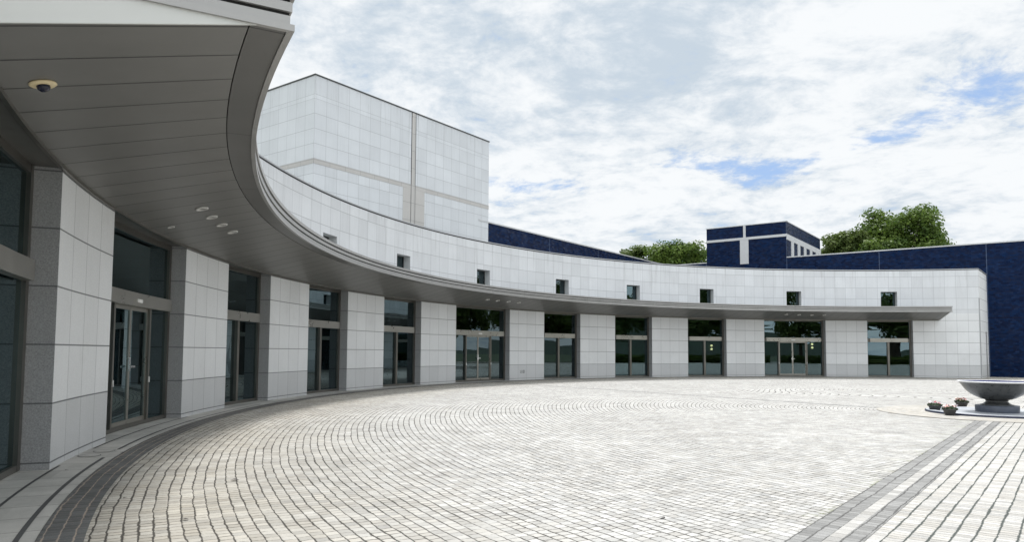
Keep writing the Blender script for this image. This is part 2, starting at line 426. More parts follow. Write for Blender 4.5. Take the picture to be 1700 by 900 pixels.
def thing(name, label, cat, loc=(0, 0, 0), rz=0, group=None):
    o = bpy.data.objects.new(name, None); COL.objects.link(o); o.location = loc; o.rotation_euler[2] = rz
    o.empty_display_size = .3
    return tag(o, label, cat, group)

def struct(name, bm, material):
    o = obj(name, bm, material); o['kind'] = 'structure'; return o

def grid(bm, fn, us, vs, mi=0, smooth=False):
    """fn(u,v) -> (co, uv); one separate strip, so smooth shading never crosses an edge"""
    L = bm.loops.layers.uv.verify()
    P = [[fn(u, v) for v in vs] for u in us]
    Vt = [[bm.verts.new(p[0]) for p in r] for r in P]
    for i in range(len(us) - 1):
        for j in range(len(vs) - 1):
            ids = ((i, j), (i + 1, j), (i + 1, j + 1), (i, j + 1))
            f = bm.faces.new([Vt[a][b] for a, b in ids]); f.material_index = mi; f.smooth = smooth
            for l, (a, b) in zip(f.loops, ids): l[L].uv = P[a][b][1]

def lins(a, b, n): return [a + (b - a) * i / n for i in range(n + 1)]

def pt(r, a, z=0.0):
    a = R_(a); return Vector((CX - r * math.cos(a), CY + r * math.sin(a), z))

WP, GN, GW, WE = 5.4240, 5.6689, 8.4192, 7.811      # degrees: pier, narrow bay, wide bay, end wall
A0 = -19.54
kinds = ['w', 'n', 'n', 'n', 'w', 'n', 'n', 'n', 'w', 'n']
piers, bays = [], []          # (a0,a1), (a0,a1,kind)
t = A0
bays.append((A0 - GN, A0, 'n'))
for k in kinds:
    piers.append((t, t + WP)); t += WP
    g = GN if k == 'n' else GW
    bays.append((t, t + g, k)); t += g
AE0, AE1 = t, t + WE
AL0 = A0 - GN - WE
# panel coordinate along the facade (piecewise linear)
brk = [(AL0, -10.0), (A0 - GN, -4.0), (A0, 0.0)]
u_ = 0.0
for (p0, p1), (b0, b1, k) in zip(piers, bays[1:]):
    u_ += 4; brk.append((p1, u_)); u_ += 4 if k == 'n' else 6; brk.append((b1, u_))
brk.append((AE1, u_ + 6))
def UA(a):
    for (a0, u0), (a1, u1) in zip(brk, brk[1:]):
        if a <= a1 + 1e-6: return u0 + (u1 - u0) * (a - a0) / (a1 - a0)
    return brk[-1][1]
def VZ(z): return (z - .10) / .78

def polwall(bm, r, a0, a1, z0, z1, inward=True, mi=0, step=.7, zs=None):
    n = max(1, int((a1 - a0) / step)); us = lins(a0, a1, n)
    if not inward: us = us[::-1]
    grid(bm, lambda u, v: (pt(r, u, v), (UA(u), VZ(v))), us[::-1] if False else us, zs or [z0, z1], mi, True)

def polflat(bm, r0, r1, a0, a1, z, up=True, mi=0, step=.7, z1=None, us=None, uvf=None):
    n = max(1, int(abs(a1 - a0) / step)); A = us or lins(a0, a1, n)
    zb = z if z1 is None else z1
    rs = [(r0, z), (r1, zb)]
    L = [0, 1] if up else [1, 0]
    grid(bm, lambda u, v: (pt(rs[v][0], u, rs[v][1]), (uvf(u, rs[v][0]) if uvf else (UA(u), rs[v][0]))), A, L, mi, True)

def polend(bm, a, r0, r1, z0, z1, flip=False, mi=0, uo=0.3):
    rs = [r0, r1] if not flip else [r1, r0]
    grid(bm, lambda u, v: (pt(u, a, v), (uo + .2 * (u - r0), VZ(v))), rs, [z0, z1], mi)

def polbox(bm, r0, r1, a0, a1, z0, z1, mi=0, ends=True, step=.7):
    polwall(bm, r0, a0, a1, z0, z1, True, mi, step)
    polwall(bm, r1, a0, a1, z0, z1, False, mi, step)
    polflat(bm, r0, r1, a0, a1, z1, True, mi, step); polflat(bm, r0, r1, a0, a1, z0, False, mi, step)
    if ends:
        polend(bm, a0, r0, r1, z0, z1, True, mi); polend(bm, a1, r0, r1, z0, z1, False, mi)

def fbox(bm, O, e, nrm, u0, u1, d0, d1, z0, z1, mi=0):
    """box in a wall frame: O origin, e along, nrm outward; u along, d depth"""
    L = bm.loops.layers.uv.verify()
    def P(u, d, z): return Vector((O.x + e.x * u + nrm.x * d, O.y + e.y * u + nrm.y * d, z))
    c = [P(u, d, z) for z in (z0, z1) for d in (d0, d1) for u in (u0, u1)]
    uvs = [(u, z) for z in (z0, z1) for d in (d0, d1) for u in (u0, u1)]
    for q in ((0, 1, 5, 4), (2, 6, 7, 3), (0, 4, 6, 2), (1, 3, 7, 5), (4, 5, 7, 6), (0, 2, 3, 1)):
        f = bm.faces.new([bm.verts.new(c[i]) for i in q]); f.material_index = mi
        for l, i in zip(f.loops, q): l[L].uv = uvs[i]

def fix(bm):
    """weld and make normals point outwards (boxes only)"""
    bmesh.ops.remove_doubles(bm, verts=bm.verts, dist=1e-5); bmesh.ops.recalc_face_normals(bm, faces=bm.faces)
    return bm

def lathe(bm, prof, n=48, c=(0, 0), mi=0):
    """profile of (r,z) turned round the z axis through c; r=0 closes it"""
    L = bm.loops.layers.uv.verify()
    rings = []
    for r, z in prof:
        if r < 1e-6: rings.append([bm.verts.new((c[0], c[1], z))])
        else: rings.append([bm.verts.new((c[0] + r * math.cos(2 * math.pi * i / n), c[1] + r * math.sin(2 * math.pi * i / n), z)) for i in range(n)])
    for A, B in zip(rings, rings[1:]):
        for i in range(n):
            j = (i + 1) % n
            if len(A) == 1 and len(B) == 1: continue
            if len(A) == 1: f = bm.faces.new((A[0], B[j], B[i]))
            elif len(B) == 1: f = bm.faces.new((A[i], A[j], B[0]))
            else: f = bm.faces.new((A[i], A[j], B[j], B[i]))
            f.smooth = True; f.material_index = mi

def tube(bm, pts, rads, n=7):
    rings = []
    for i, p in enumerate(pts):
        d = (pts[min(i + 1, len(pts) - 1)] - pts[max(i - 1, 0)]).normalized()
        a = d.orthogonal().normalized(); b = d.cross(a)
        rings.append([bm.verts.new(p + (a * math.cos(2 * math.pi * k / n) + b * math.sin(2 * math.pi * k / n)) * rads[i]) for k in range(n)])
    for A, B in zip(rings, rings[1:]):
        for k in range(n):
            f = bm.faces.new((A[k], A[(k + 1) % n], B[(k + 1) % n], B[k])); f.smooth = True
    bm.faces.new(rings[-1]); bm.faces.new(rings[0][::-1])

# ------------------------------------------------------------------ ground
def poly_sheet(name, pts, z, m_):
    bm = BM(); bm.faces.new([bm.verts.new((x, y, z)) for x, y in pts]); return struct(name, bm, m_)

bm = BM(); lathe(bm, [(0, -.02), (60, -.02), (400, -.02), (1500, -.02)], 64, (10, 10))
for f in bm.faces: f.normal_update()
bmesh.ops.recalc_face_normals(bm, faces=bm.faces); struct('ground', bm, M['grass'])

def ringsheet(name, r0, r1, a0, a1, z, m_, uvf=None, thick=None):
    bm = BM(); polflat(bm, r1, r0, a0, a1, z, True, step=.7, uvf=uvf)
    if thick:
        polwall(bm, r0, a0, a1, z - thick, z)
    bmesh.ops.recalc_face_normals(bm, faces=bm.faces)
    for f in bm.faces:
        if f.normal.z < -.5: f.normal_flip()
    return struct(name, bm, m_)

# plaza of curved sett rows, reaching the foot of the walls
poly_sheet('plaza_paving', [(-30, -24), (75, -24), (75, 62), (30, 70), (-30, 62)], 0.0, M['setts'])
BAND = BAND0
def bandpoly(name, n0, n1, l0, l1, z, m_):
    P = [BN * n0 + BE * l0, BN * n1 + BE * l0, BN * n1 + BE * l1, BN * n0 + BE * l1]
    return poly_sheet(name, [(p.x, p.y) for p in P], z, m_)
lF = FX * BE.x + FY * BE.y
bandpoly('straight_paving', BAND + .52, BAND + 60, -40, 75, .004, M['setts_line'])
for nm, a, b, mm in (('dark_sett_band', 0, .25, 'setts_band'), ('pale_sett_line', .25, .36, 'setts_pale'), ('dark_sett_band', .36, .53, 'setts_band')):
    bandpoly(nm, BAND + a, BAND + b, -40, lF - 1.5, .008, M[mm])

def disc(name, r, z, m_, r0=0):
    bm = BM(); lathe(bm, [(r0, z), (r, z)] if r0 else [(0, z), (r, z)], 72, (FX, FY))
    bmesh.ops.recalc_face_normals(bm, faces=bm.faces)
    for f in bm.faces:
        if f.normal.z < 0: f.normal_flip()
    return struct(name, bm, m_)
disc('fountain_ring_paving', 2.95, .012, M['setts_beige'])
# radial drainage line across the plaza, from the wall to the fountain ring
p0 = Vector((-.9, 38.0, 0)); p1 = Vector((11.05, 21.55, 0)); dd = (p1 - p0).normalized(); nn = Vector((dd.y, -dd.x, 0)) * .07
poly_sheet('drain_channel', [((p0 - nn).x, (p0 - nn).y), ((p1 - nn).x, (p1 - nn).y), ((p1 + nn).x, (p1 + nn).y), ((p0 + nn).x, (p0 + nn).y)][::-1], .004, M['drain_line'])
# border along the facade: slabs, slot gutters, three rows of dark setts
ringsheet('slab_pavement', 30.40, 36.0, -36, 108, .010, M['slabs'], uvf=lambda a, r: (a / 1.10, r / .44))
ringsheet('dark_sett_border', 30.04, 30.40, -36, 108, .005, M['setts_dark'])
for a0, a1 in ((-36, -17.7), (-16.0, 2.5), (4.2, 26), (27.6, 52), (53.6, 80), (81.6, 107)):
    ringsheet('drain_slot', 30.515, 30.56, a0, a1, .014, M['slot'])
for (b0, b1, k) in bays:
    ringsheet('drain_slot', 30.92, 30.955, b0 - 1.5, b1 + .6, .014, M['slot'])

# ------------------------------------------------------------------ curved hall
hall = thing('curved_hall', 'long concave hall clad in pale granite panels under a dark curved canopy, facing the plaza', 'building', pt(RF, 40))
hall_base = Vector(hall.location)
def sub(name, bm, m_, parent):
    o = obj(name, bm, m_, parent); o.matrix_parent_inverse = Matrix.Translation(-hall_base) if parent is hall else Matrix.Identity(4)
    return o
RB = 36.0     # back of the hall
REC = .33     # recess of the glazing
ZS = 4.04
TOPW = 7.60
RW = 31.95    # back face of the outer wall

def pier(a0, a1, lab=None):
    bm = BM()
    polwall(bm, RF, a0, a1, 0, 4.5, True, 0)
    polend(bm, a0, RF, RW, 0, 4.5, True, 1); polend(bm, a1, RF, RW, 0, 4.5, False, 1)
    polwall(bm, RW, a0, a1, 0, 4.5, False, 2)
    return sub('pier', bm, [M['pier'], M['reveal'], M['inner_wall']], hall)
for a0, a1 in piers: pier(a0, a1)
pier(AL0, A0 - GN)

# end pier on the right, without its outer end (the side wall closes it)
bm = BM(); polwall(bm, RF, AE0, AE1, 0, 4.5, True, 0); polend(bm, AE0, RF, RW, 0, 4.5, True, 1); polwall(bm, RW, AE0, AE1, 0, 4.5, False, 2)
sub('pier', bm, [M['pier'], M['reveal'], M['inner_wall']], hall)

# upper wall with its row of square windows
WIN = []
for (b0, b1, k) in bays:
    c = (b0 + b1) / 2; WIN.append((c - 1.02, c + 1.02))
WZ0, WZ1 = 5.01, 6.06
bm = BM()
edges = [AL0] + [e for p in WIN for e in p] + [AE1]
for i in range(0, len(edges), 2):
    polwall(bm, RF, edges[i], edges[i + 1], 4.5, TOPW - .06, True, 0)
for w0, w1 in WIN:
    polwall(bm, RF, w0, w1, 4.5, WZ0, True, 0); polwall(bm, RF, w0, w1, WZ1, TOPW - .06, True, 0)
    polend(bm, w0, RF, RF + .45, WZ0, WZ1, False, 1); polend(bm, w1, RF, RF + .45, WZ0, WZ1, True, 1)
    polflat(bm, RF, RF + .45, w0, w1, WZ0, True, 1); polflat(bm, RF, RF + .45, w0, w1, WZ1, False, 1)
for (b0, b1, k) in bays:      # head of each bay behind the canopy
    polwall(bm, RF, b0, b1, ZS - .0, 4.5, True, 0)
    polflat(bm, RF, RW, b0, b1, 4.045, False, 2)
M['window_reveal'] = simple('window_reveal_stone', (.50, .51, .51), .7, 0, .05)
M['head'] = simple('bay_head_sheet', (.10, .097, .09), .45, .1)
sub('upper_wall', bm, [M['upper'], M['window_reveal'], M['head']], hall)

bm = BM()
polbox(bm, RF - .0, RF + .3, AL0, AE1, TOPW - .06, TOPW - .015, 1)  # flush dark strip: the shadow under the coping put in as colour
polbox(bm, RF - .035, RF + .42, AL0, AE1, TOPW - .015, TOPW + .035, 0)
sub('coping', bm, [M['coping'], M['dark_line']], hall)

# side wall on the right, running back to the blue building
Pc = pt(RF, AE1); Pe = Vector((36.05, 53.9, 0)); se = (Pe - Vector((Pc.x, Pc.y, 0))).normalized(); sl = (Pe - Vector((Pc.x, Pc.y, 0))).length
sn = Vector((se.y, -se.x, 0)); Pc0 = Vector((Pc.x, Pc.y, 0))
def side_face(bm, u0, u1, z0, z1, d=0.0, mi=0):
    grid(bm, lambda u, v: (Pc0 + se * u + sn * d + Vector((0, 0, v)), (u / .73, VZ(v))), [u0, u1], [z0, z1], mi)
bm = BM()
side_face(bm, 0, 3.1, 0, TOPW - .06); side_face(bm, 3.1, 3.7, 3.3, TOPW - .06); side_face(bm, 3.7, 4.9, 0, TOPW - .06)
side_face(bm, 4.9, 5.5, 4.6, TOPW - .06); side_face(bm, 5.5, sl + .3, 0, TOPW - .06)
for a, b, zt in ((3.1, 3.7, 3.3), (4.9, 5.5, 4.6)):
    fbox(bm, Pc0, se, sn, a + .002, b - .002, -.30, -.28, 0, zt, 1)
    fbox(bm, Pc0, se, sn, a - .02, a, -.28, -.002, 0, zt, 2); fbox(bm, Pc0, se, sn, b, b + .02, -.28, -.002, 0, zt, 2)
sub('side_wall', bm, [M['pier'], M['steel_dark'], M['reveal']], hall)
bm = BM(); fbox(bm, Pc0, se, sn, -.02, .10, .003, .02, .02, 5.55); fbox(bm, Pc0, se, sn, -.02, -.0, -.12, .02, .02, 5.55)
fix(bm); sub('corner_strip', bm, M['coping'], hall)  # added strip standing in for the lit reveal at the corner
bm = BM(); fbox(bm, Pc0, se, sn, 0, sl + .25, -.4, .035, TOPW - .013, TOPW + .033); fix(bm); sub('coping', bm, M['coping'], hall)

# roof, interior
bm = BM(); polflat(bm, RF + .3, RB + 2, AL0, AE1 - 1, 7.35, True); sub('roof', bm, M['roof'], hall)
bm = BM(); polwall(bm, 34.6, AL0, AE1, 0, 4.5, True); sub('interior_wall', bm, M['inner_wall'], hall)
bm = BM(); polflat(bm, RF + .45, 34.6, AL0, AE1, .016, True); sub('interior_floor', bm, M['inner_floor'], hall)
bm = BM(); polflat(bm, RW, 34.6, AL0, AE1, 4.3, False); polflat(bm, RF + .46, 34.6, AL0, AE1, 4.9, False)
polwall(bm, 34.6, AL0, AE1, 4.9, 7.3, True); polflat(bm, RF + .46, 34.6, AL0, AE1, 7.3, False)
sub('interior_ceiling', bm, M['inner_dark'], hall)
bm = BM(); polend(bm, AL0, RF, RB, 0, TOPW, True); sub('end_wall', bm, M['upper'], hall)

# --- glazing of each bay
def seg(bm, r0, r1, a0, a1, z0, z1, mi=0): polbox(bm, r0, r1, a0, a1, z0, z1, mi, True, 1.2)
DEG = 180 / math.pi
def bay(b0, b1, k):
    rg = RF + REC                          # outer face of frame
    w2 = (b1 - b0) / 2; c = (b0 + b1) / 2
    mA = lambda m_: m_ / rg * DEG           # metres -> degrees
    ja = mA(.12)
    zt0, zt1 = 2.50, 2.72
    bm = BM()
    seg(bm, rg, rg + .10, b0, b0 + ja, .018, 4.04); seg(bm, rg, rg + .10, b1 - ja, b1, .018, 4.04)         # jambs
    seg(bm, rg + .005, rg + .09, b0 + ja, b1 - ja, .018, .10)                                             # sill
    seg(bm, rg + .005, rg + .09, b0 + ja, b1 - ja, 3.93, 4.04)                                            # head
    seg(bm, rg + .012, rg + .085, b0 + ja, b1 - ja, zt0, zt1)                                             # transom
    if k == 'n': posts = [(c, .14)]
    else: posts = [(c - mA(1.04), .085), (c + mA(1.04), .085)]
    for pa, pw in posts:
        h = mA(pw) / 2; seg(bm, rg - .035, rg + .095, pa - h, pa + h, .10, zt0)
    fr = sub('entrance' if k == 'w' else 'tall_window', bm, M['steel'], hall)
    inv = Matrix.Identity(4)
    def ch(name, bm, m_):
        o = obj(name, bm, m_, fr); o.matrix_parent_inverse = inv; return o
    # header box carrying the door gear
    hb = mA(.27)
    bm = BM(); seg(bm, rg - .13, rg + .008, b0 + hb, b1 - hb, zt0 - .02, zt1 + .03); ch('header_box', bm, M['steel_light'])
    gz = rg + .055
    bm = BM(); seg(bm, gz, gz + .012, b0 + ja, b1 - ja, zt1, 3.93); ch('pane', bm, M['glass'])
    if k == 'n':
        h = mA(.07)
        for q0, q1 in ((b0 + ja, c - h), (c + h, b1 - ja)):
            bm = BM(); seg(bm, gz, gz + .012, q0, q1, .10, zt0); ch('pane', bm, M['glass'])
    else:
        h = mA(.0425); s = mA(1.04)
        for q0, q1 in ((b0 + ja, c - s - h), (c + s + h, b1 - ja)):
            bm = BM(); seg(bm, gz, gz + .012, q0, q1, .10, zt0); ch('pane', bm, M['glass'])
        for q0, q1, side in ((c - s + h, c, 1), (c, c + s - h, -1)):
            st = mA(.050); bm = BM()
            e = mA(.004)
            seg(bm, rg + .01, rg + .06, q0 + e, q0 + st, .105, zt0 - .025); seg(bm, rg + .01, rg + .06, q1 - st, q1 - e, .105, zt0 - .025)
            seg(bm, rg + .013, rg + .058, q0 + st, q1 - st, .105, .19); seg(bm, rg + .013, rg + .058, q0 + st, q1 - st, zt0 - .10, zt0 - .025)
            seg(bm, rg + .030, rg + .040, q0 + st, q1 - st, .19, zt0 - .10, 1)
            ch('door_leaf', bm, [M['steel_light'], M['glass']])
            # lever handle on its plate
            hc = (q1 - st * .5) if side > 0 else (q0 + st * .5)
            bm = BM(); d = mA(.022)
            seg(bm, rg - .004, rg + .010, hc - d, hc + d, 1.16, 1.44)
            seg(bm, rg - .05, rg - .004, hc - d * .5, hc + d * .5, 1.24, 1.27)
            l0, l1 = (hc - mA(.11), hc + d * .5) if side > 0 else (hc - d * .5, hc + mA(.11))
            seg(bm, rg - .065, rg - .045, l0, l1, 1.235, 1.275)
            ch('handle', bm, M['chrome'])
        for pa in (c - s, c + s):
            bm = BM(); d = mA(.018); seg(bm, rg - .055, rg - .034, pa - d, pa + d, .90, 1.02); ch('switch_plate', bm, M['white_plastic'])
        bm = BM(); d = mA(.14); seg(bm, rg - .165, rg - .132, c - d, c + d, 2.555, 2.625); ch('sensor', bm, M['white_plastic'])
for b in bays: bay(*b)

# --- upper windows
for w0, w1 in WIN:
    bm = BM(); r = RF + .36; f_ = .05 / r * DEG
    seg(bm, r, r + .07, w0 + .001, w0 + f_, WZ0 + .002, WZ1 - .002); seg(bm, r, r + .07, w1 - f_, w1 - .001, WZ0 + .002, WZ1 - .002)
    seg(bm, r + .004, r + .066, w0 + f_, w1 - f_, WZ0 + .002, WZ0 + .05); seg(bm, r + .004, r + .066, w0 + f_, w1 - f_, WZ1 - .05, WZ1 - .002)
    fr = sub('square_window', bm, M['steel_dark'], hall)
    bm = BM(); seg(bm, r + .03, r + .04, w0 + f_, w1 - f_, WZ0 + .05, WZ1 - .05); obj('pane', bm, M['glass'], fr)

# --- canopy
CA0, CA1 = -28.35, 102.8
RI, RO, ZI = 28.92, 28.54, 4.50
def SOFU(a): return (a + 28.18) / 1.37
NA = int((CA1 - CA0) / .685)
bm = BM()
polflat(bm, RI, RF - .0, CA0, CA1, ZI, False, 0, .685, ZS, uvf=lambda a, r: (SOFU(a), r))
cano = sub('canopy', bm, M['soffit'], hall)
def chc(name, bm, m_): return obj(name, bm, m_, cano)
bm = BM(); polflat(bm, RO + .058, RI - .012, CA0, CA1, ZI + .002, False, 0, .685, uvf=lambda a, r: (SOFU(a) / 5.0, r))
polwall(bm, RI - .012, CA0, CA1, ZI + .002, ZI + .05, False)
chc('edge_strip', bm, M['strip'])
bm = BM(); polwall(bm, RI, CA0, CA1, ZI, ZI + .05, True); polflat(bm, RI - .012, RI, CA0, CA1, ZI + .05, False)
polwall(bm, RO + .062, CA0, CA1, ZI - .0, ZI + .36, True)
chc('shadow_gap', bm, M['fascia_dark'])
bm = BM(); polflat(bm, RO + .02, RF, CA0, CA1, 4.872, True); chc('roof_sheet', bm, M['canopy_top'])
# fascia: stepped aluminium bands, in lengths with open joints
bands = [(0.0, .06, 4.485, 4.545), (.035, .065, 4.555, 4.635), (.02, .065, 4.668, 4.755), (0.0, .065, 4.792, 4.87)]
steps = [CA0]
a = -22.17 - 1.37 * 0
while a < CA1 - 1: steps.append(a); a += 1.37 * 4
steps.append(CA1)
for s0, s1 in zip(steps, steps[1:]):
    bm = BM()
    for d0, d1, z0, z1 in bands:
        polbox(bm, RO + d0, RO + d1, s0 + (.02 if s0 > CA0 else 0), s1 - (.0 if s1 >= CA1 else .0), z0, z1, 0, True, .685)
    chc('fascia', bm, M['fascia'])
# end fascias and the white closing sheets between them and the sloping soffit
for A_, sg in ((CA0, -1), (CA1, 1)):
    e_r = (pt(1, A_) - Vector((CX, CY, 0))); e_r.z = 0; e_r.normalize()
    nrm = Vector((e_r.y, -e_r.x, 0)) * (-1)
    # tangent pointing out of the canopy
    tn = (pt(RF, A_ + sg * .1) - pt(RF, A_)); tn.normalize()
    O = Vector((CX, CY, 0))
    bm = BM()
    for d0, d1, z0, z1 in bands:
        fbox(bm, O, e_r, tn, RO + d0, RF, .003, .055 - d0, z0, z1)
    fix(bm); chc('fascia', bm, M['fascia'])
    bm = BM(); fbox(bm, O, e_r, tn, RO + .04, RF, -.02, .0, ZI + .01, 4.865); fix(bm); chc('shadow_gap', bm, M['fascia_dark'])
    bm = BM(); q = [(RI - .1, ZI - .005), (RF, ZS - .02), (RF, ZI + .02), (RI - .1, ZI + .02)]
    vs = []
    for dpt in (.012, .030): vs.append([bm.verts.new(O + e_r * r + tn * dpt + Vector((0, 0, z))) for r, z in q])
    bm.faces.new(vs[0]); bm.faces.new(vs[1][::-1])
    for i in range(4): bm.faces.new((vs[0][i], vs[0][(i + 1) % 4], vs[1][(i + 1) % 4], vs[1][i]))
    bmesh.ops.recalc_face_normals(bm, faces=bm.faces); chc('closing_sheet', bm, M['end_white'])
# light trim where the soffit meets the wall
bm = BM(); polbox(bm, RF - .05, RF - .004, CA0 + .1, CA1 - .1, ZS - .035, ZS + .03); chc('wall_trim', bm, M['steel'])

# inscription on the foundation stone
def inscription():
    cu = bpy.data.curves.new('inscription', 'FONT'); cu.body = '定礎'; cu.size = .21; cu.extrude = .002; cu.align_x = 'CENTER'
    o = bpy.data.objects.new('tmp', cu); COL.objects.link(o)
    dg = bpy.context.evaluated_depsgraph_get(); me = bpy.data.meshes.new_from_object(o.evaluated_get(dg)); bpy.data.objects.remove(o)
    t_ = bpy.data.objects.new('inscription', me); COL.objects.link(t_)
    me.materials.clear(); me.materials.append(simple('engraved_letters', (.22, .225, .23), .8))
    a_ = 43.45; p = pt(RF - .004, a_, .40)
    zc = (Vector((CX, CY, 0)) - Vector((p.x, p.y, 0))).normalized(); yv = Vector((0, 0, 1)); xv = yv.cross(zc)
    mw = Matrix((xv, yv, zc)).transposed().to_4x4(); mw.translation = p
    t_.parent = hall; t_.matrix_parent_inverse = Matrix.Translation(-hall_base); t_.matrix_basis = mw
inscription()

# --- stage tower
th = .937
e1 = Vector((math.cos(th), math.sin(th), 0)); e2 = Vector((-e1.y, e1.x, 0))
T0 = Vector((-9.775, 34.533, 0)); TL = 13.863
ZT = 15.22
tower = thing('stage_tower', 'tall pale panelled stage tower with beige bands rising behind the curved hall', 'building', T0)
def subt(name, bm, m_, parent=tower):
    o = obj(name, bm, m_, parent); o.matrix_parent_inverse = Matrix.Translation(-Vector(parent.location)); return o
vb = [(0, 0)]
zr = [15.22, 14.27, 14.06]; z_ = 14.06
while z_ > .8: z_ -= .752; zr.append(z_)
zr.append(0.0); zr = zr[::-1]
def tface(bm, O, e, L, skip=None, mi=0, w_=.74):
    n_ = max(1, round(L / w_))
    Lr = bm.loops.layers.uv.verify()
    for i in range(len(zr) - 1):
        grid(bm, lambda u, v: (O + e * u + Vector((0, 0, zr[i + v])), (u / L * n_, i + v)), [0, L], [0, 1], mi)
bm = BM()
tface(bm, T0, e1, TL); tface(bm, T0, e2, 16.0); tface(bm, T0 + e1 * TL, e2, 16.0); tface(bm, T0 + e2 * 16, e1, TL)
subt('wall', bm, M['tower'])
bm = BM(); bm.faces.new([bm.verts.new(p + Vector((0, 0, ZT - .02))) for p in (T0, T0 + e1 * TL, T0 + e1 * TL + e2 * 16, T0 + e2 * 16)]); subt('roof', bm, M['roof'])
nf = -e2
bm = BM()
fbox(bm, T0, e1, nf, -.04, TL + .04, -.2, .04, ZT, ZT + .06); fbox(bm, T0, e2, -e1, .0, 16, -.2, .04, ZT + .002, ZT + .058)
fbox(bm, T0 + e1 * TL, e2, e1, .0, 16, -.2, .04, ZT + .002, ZT + .058)
fix(bm); subt('coping', bm, M['steel_dark'])
def uvbox_panels(bm, *a): fbox(bm, *a)
bm = BM()
fbox(bm, T0, e1, nf, -.012, TL + .01, .003, .015, 10.80, 11.04); fbox(bm, T0, e2, -e1, -.012, 16, .003, .015, 10.80, 11.04)
subt('stone_band', bm, M['band'])
bm = BM(); fbox(bm, T0, e1, nf, 6.78, 7.08, .004, .020, 11.042, ZT - .01); fbox(bm, T0, e1, nf, 6.74, 7.13, .016, .026, 2, 11.042); subt('vertical_strip', bm, M['band'])
bm = BM(); fbox(bm, T0, e1, nf, 6.14, 6.735, .003, .012, 2, 10.798); fbox(bm, T0, e1, nf, 7.135, 7.88, .003, .012, 2, 10.798); subt('beige_panel', bm, M['band'])
bm = BM(); 
for u in (6.765, 7.085): fbox(bm, T0, e1, nf, u - .012, u + .012, .014, .030, 2, ZT - .012)
subt('shadow_joint', bm, M['dark_line'])
# sunken window low on the left flank
bm = BM(); fbox(bm, T0, e2, -e1, .22, 1.55, .004, .05, 8.2, 9.86); sw = subt('flank_window', bm, M['blue_cope'])
bm = BM(); fbox(bm, T0, e2, -e1, .30, 1.50, .052, .06, 8.3, 9.74); o = obj('pane', bm, M['dark_dome'], sw)

fl = thing('floodlight', 'small black floodlight on the flank of the stage tower above its sunken window', 'floodlight', T0 + e2 * 1.25 - e1 * .12 + Vector((0, 0, 10.12)))
bm = BM(); tube(bm, [Vector((.1, .06, 0)), Vector((-.06, -.02, .0)), Vector((-.16, -.06, .06))], [.03, .03, .03]); obj('bracket', bm, M['steel_dark'], fl)
bm = BM(); lathe(bm, [(0, -.1), (.05, -.1), (.11, .08), (.10, .09), (0, .07)], 16); o = obj('lamp_head', bm, M['steel_dark'], fl); o.location = (-.24, -.1, .08); o.rotation_euler = (R_(110), 0, R_(30))

# --- blue building
B0 = Vector((17.997, 65.762, 0)); BR = B0 - e2 * 7.154
ZB, ZK = 9.92, 13.09
TR = T0 + e1 * TL
blue = thing('blue_building', 'large hall clad in navy blue glazed tiles with pale copings behind the curved hall', 'building', BR)
def subb(name, bm, m_, parent=blue):
    o = obj(name, bm, m_, parent); o.matrix_parent_inverse = Matrix.Translation(-Vector(blue.location)) if parent is blue else Matrix.Identity(4); return o
def bface(bm, O, e, u0, u1, z0, z1, mi=0):
    grid(bm, lambda u, v: (O + e * u + Vector((0, 0, v)), (u, v)), [u0, u1], [z0, z1], mi)
bm = BM(); bface(bm, BR, -e2, 0, 17, 0, ZB); bface(bm, BR - e2 * 17, e1, 0, 40, 0, ZB)
subb('front_wall', bm, M['blue'])
bm = BM(); bface(bm, BR, e2, 0, 17.74, 0, ZB - .01); subb('front_wall', bm, M['blue'])
bm = BM(); bface(bm, TR + e2 * .02, e1, -1.0, 28.0, 0, ZB); subb('side_wall', bm, M['blue'])
bm = BM()
fbox(bm, BR, -e2, -e1, .0, 17.05, -.4, .05, ZB, ZB + .09)
fbox(bm, BR, e2, -e1, 7.154, 17.7, -.4, .05, ZB - .01, ZB + .08)
fbox(bm, TR + e2 * .02, e1, -e2, -1.0, 28.0, -.4, .05, ZB + .002, ZB + .092)
fix(bm); subb('coping', bm, M['blue_cope'])
bm = BM(); O = BR
bm.faces.new([bm.verts.new(p + Vector((0, 0, ZB - .15))) for p in (BR + e1 * .05, BR - e2 * 17 + e1 * .05, BR - e2 * 17 + e1 * 40, BR + e2 * 30 + e1 * 40, BR + e2 * 30 + e1 * .05)])
bm.faces.new([bm.verts.new(p + Vector((0, 0, ZB - .15))) for p in (TR + e2 * .1, TR + e2 * .1 + e1 * 28, TR + e2 * 12 + e1 * 28, TR + e2 * 12)])
subb('roof', bm, M['roof'])
# block on the roof
bm = BM()
bface(bm, BR, e2, 0, 7.154, ZB - .01, ZK); bface(bm, BR, e1, 0, 12, ZB - .2, ZK); bface(bm, BR + e2 * 7.154, e1, 0, 12, ZB - .2, ZK); bface(bm, BR + e1 * 12, e2, 0, 7.154, ZB - .2, ZK)
bm.faces.new([bm.verts.new(p + Vector((0, 0, ZK - .01))) for p in (BR, BR + e1 * 12, BR + e1 * 12 + e2 * 7.154, BR + e2 * 7.154)])
blk = subb('roof_block', bm, M['blue'])
def sbb(name, bm, m_): return subb(name, bm, m_, blk)
bm = BM(); fbox(bm, BR, e2, -e1, -.05, 7.2, -.3, .05, ZK, ZK + .07); fbox(bm, BR, e1, -e2 * -1 * -1, .0, 12, -.3, .05, ZK + .002, ZK + .068); fix(bm)
sbb('coping', bm, M['blue_cope'])
nR = -e2      # outward normal of the right flank
bm = BM(); fbox(bm, BR, e2, -e1, -.06, 7.16, .003, .06, 11.80, 12.02); fbox(bm, BR, e1, nR, .0, 12.02, .003, .062, 11.52, 11.78 + .24); fix(bm)
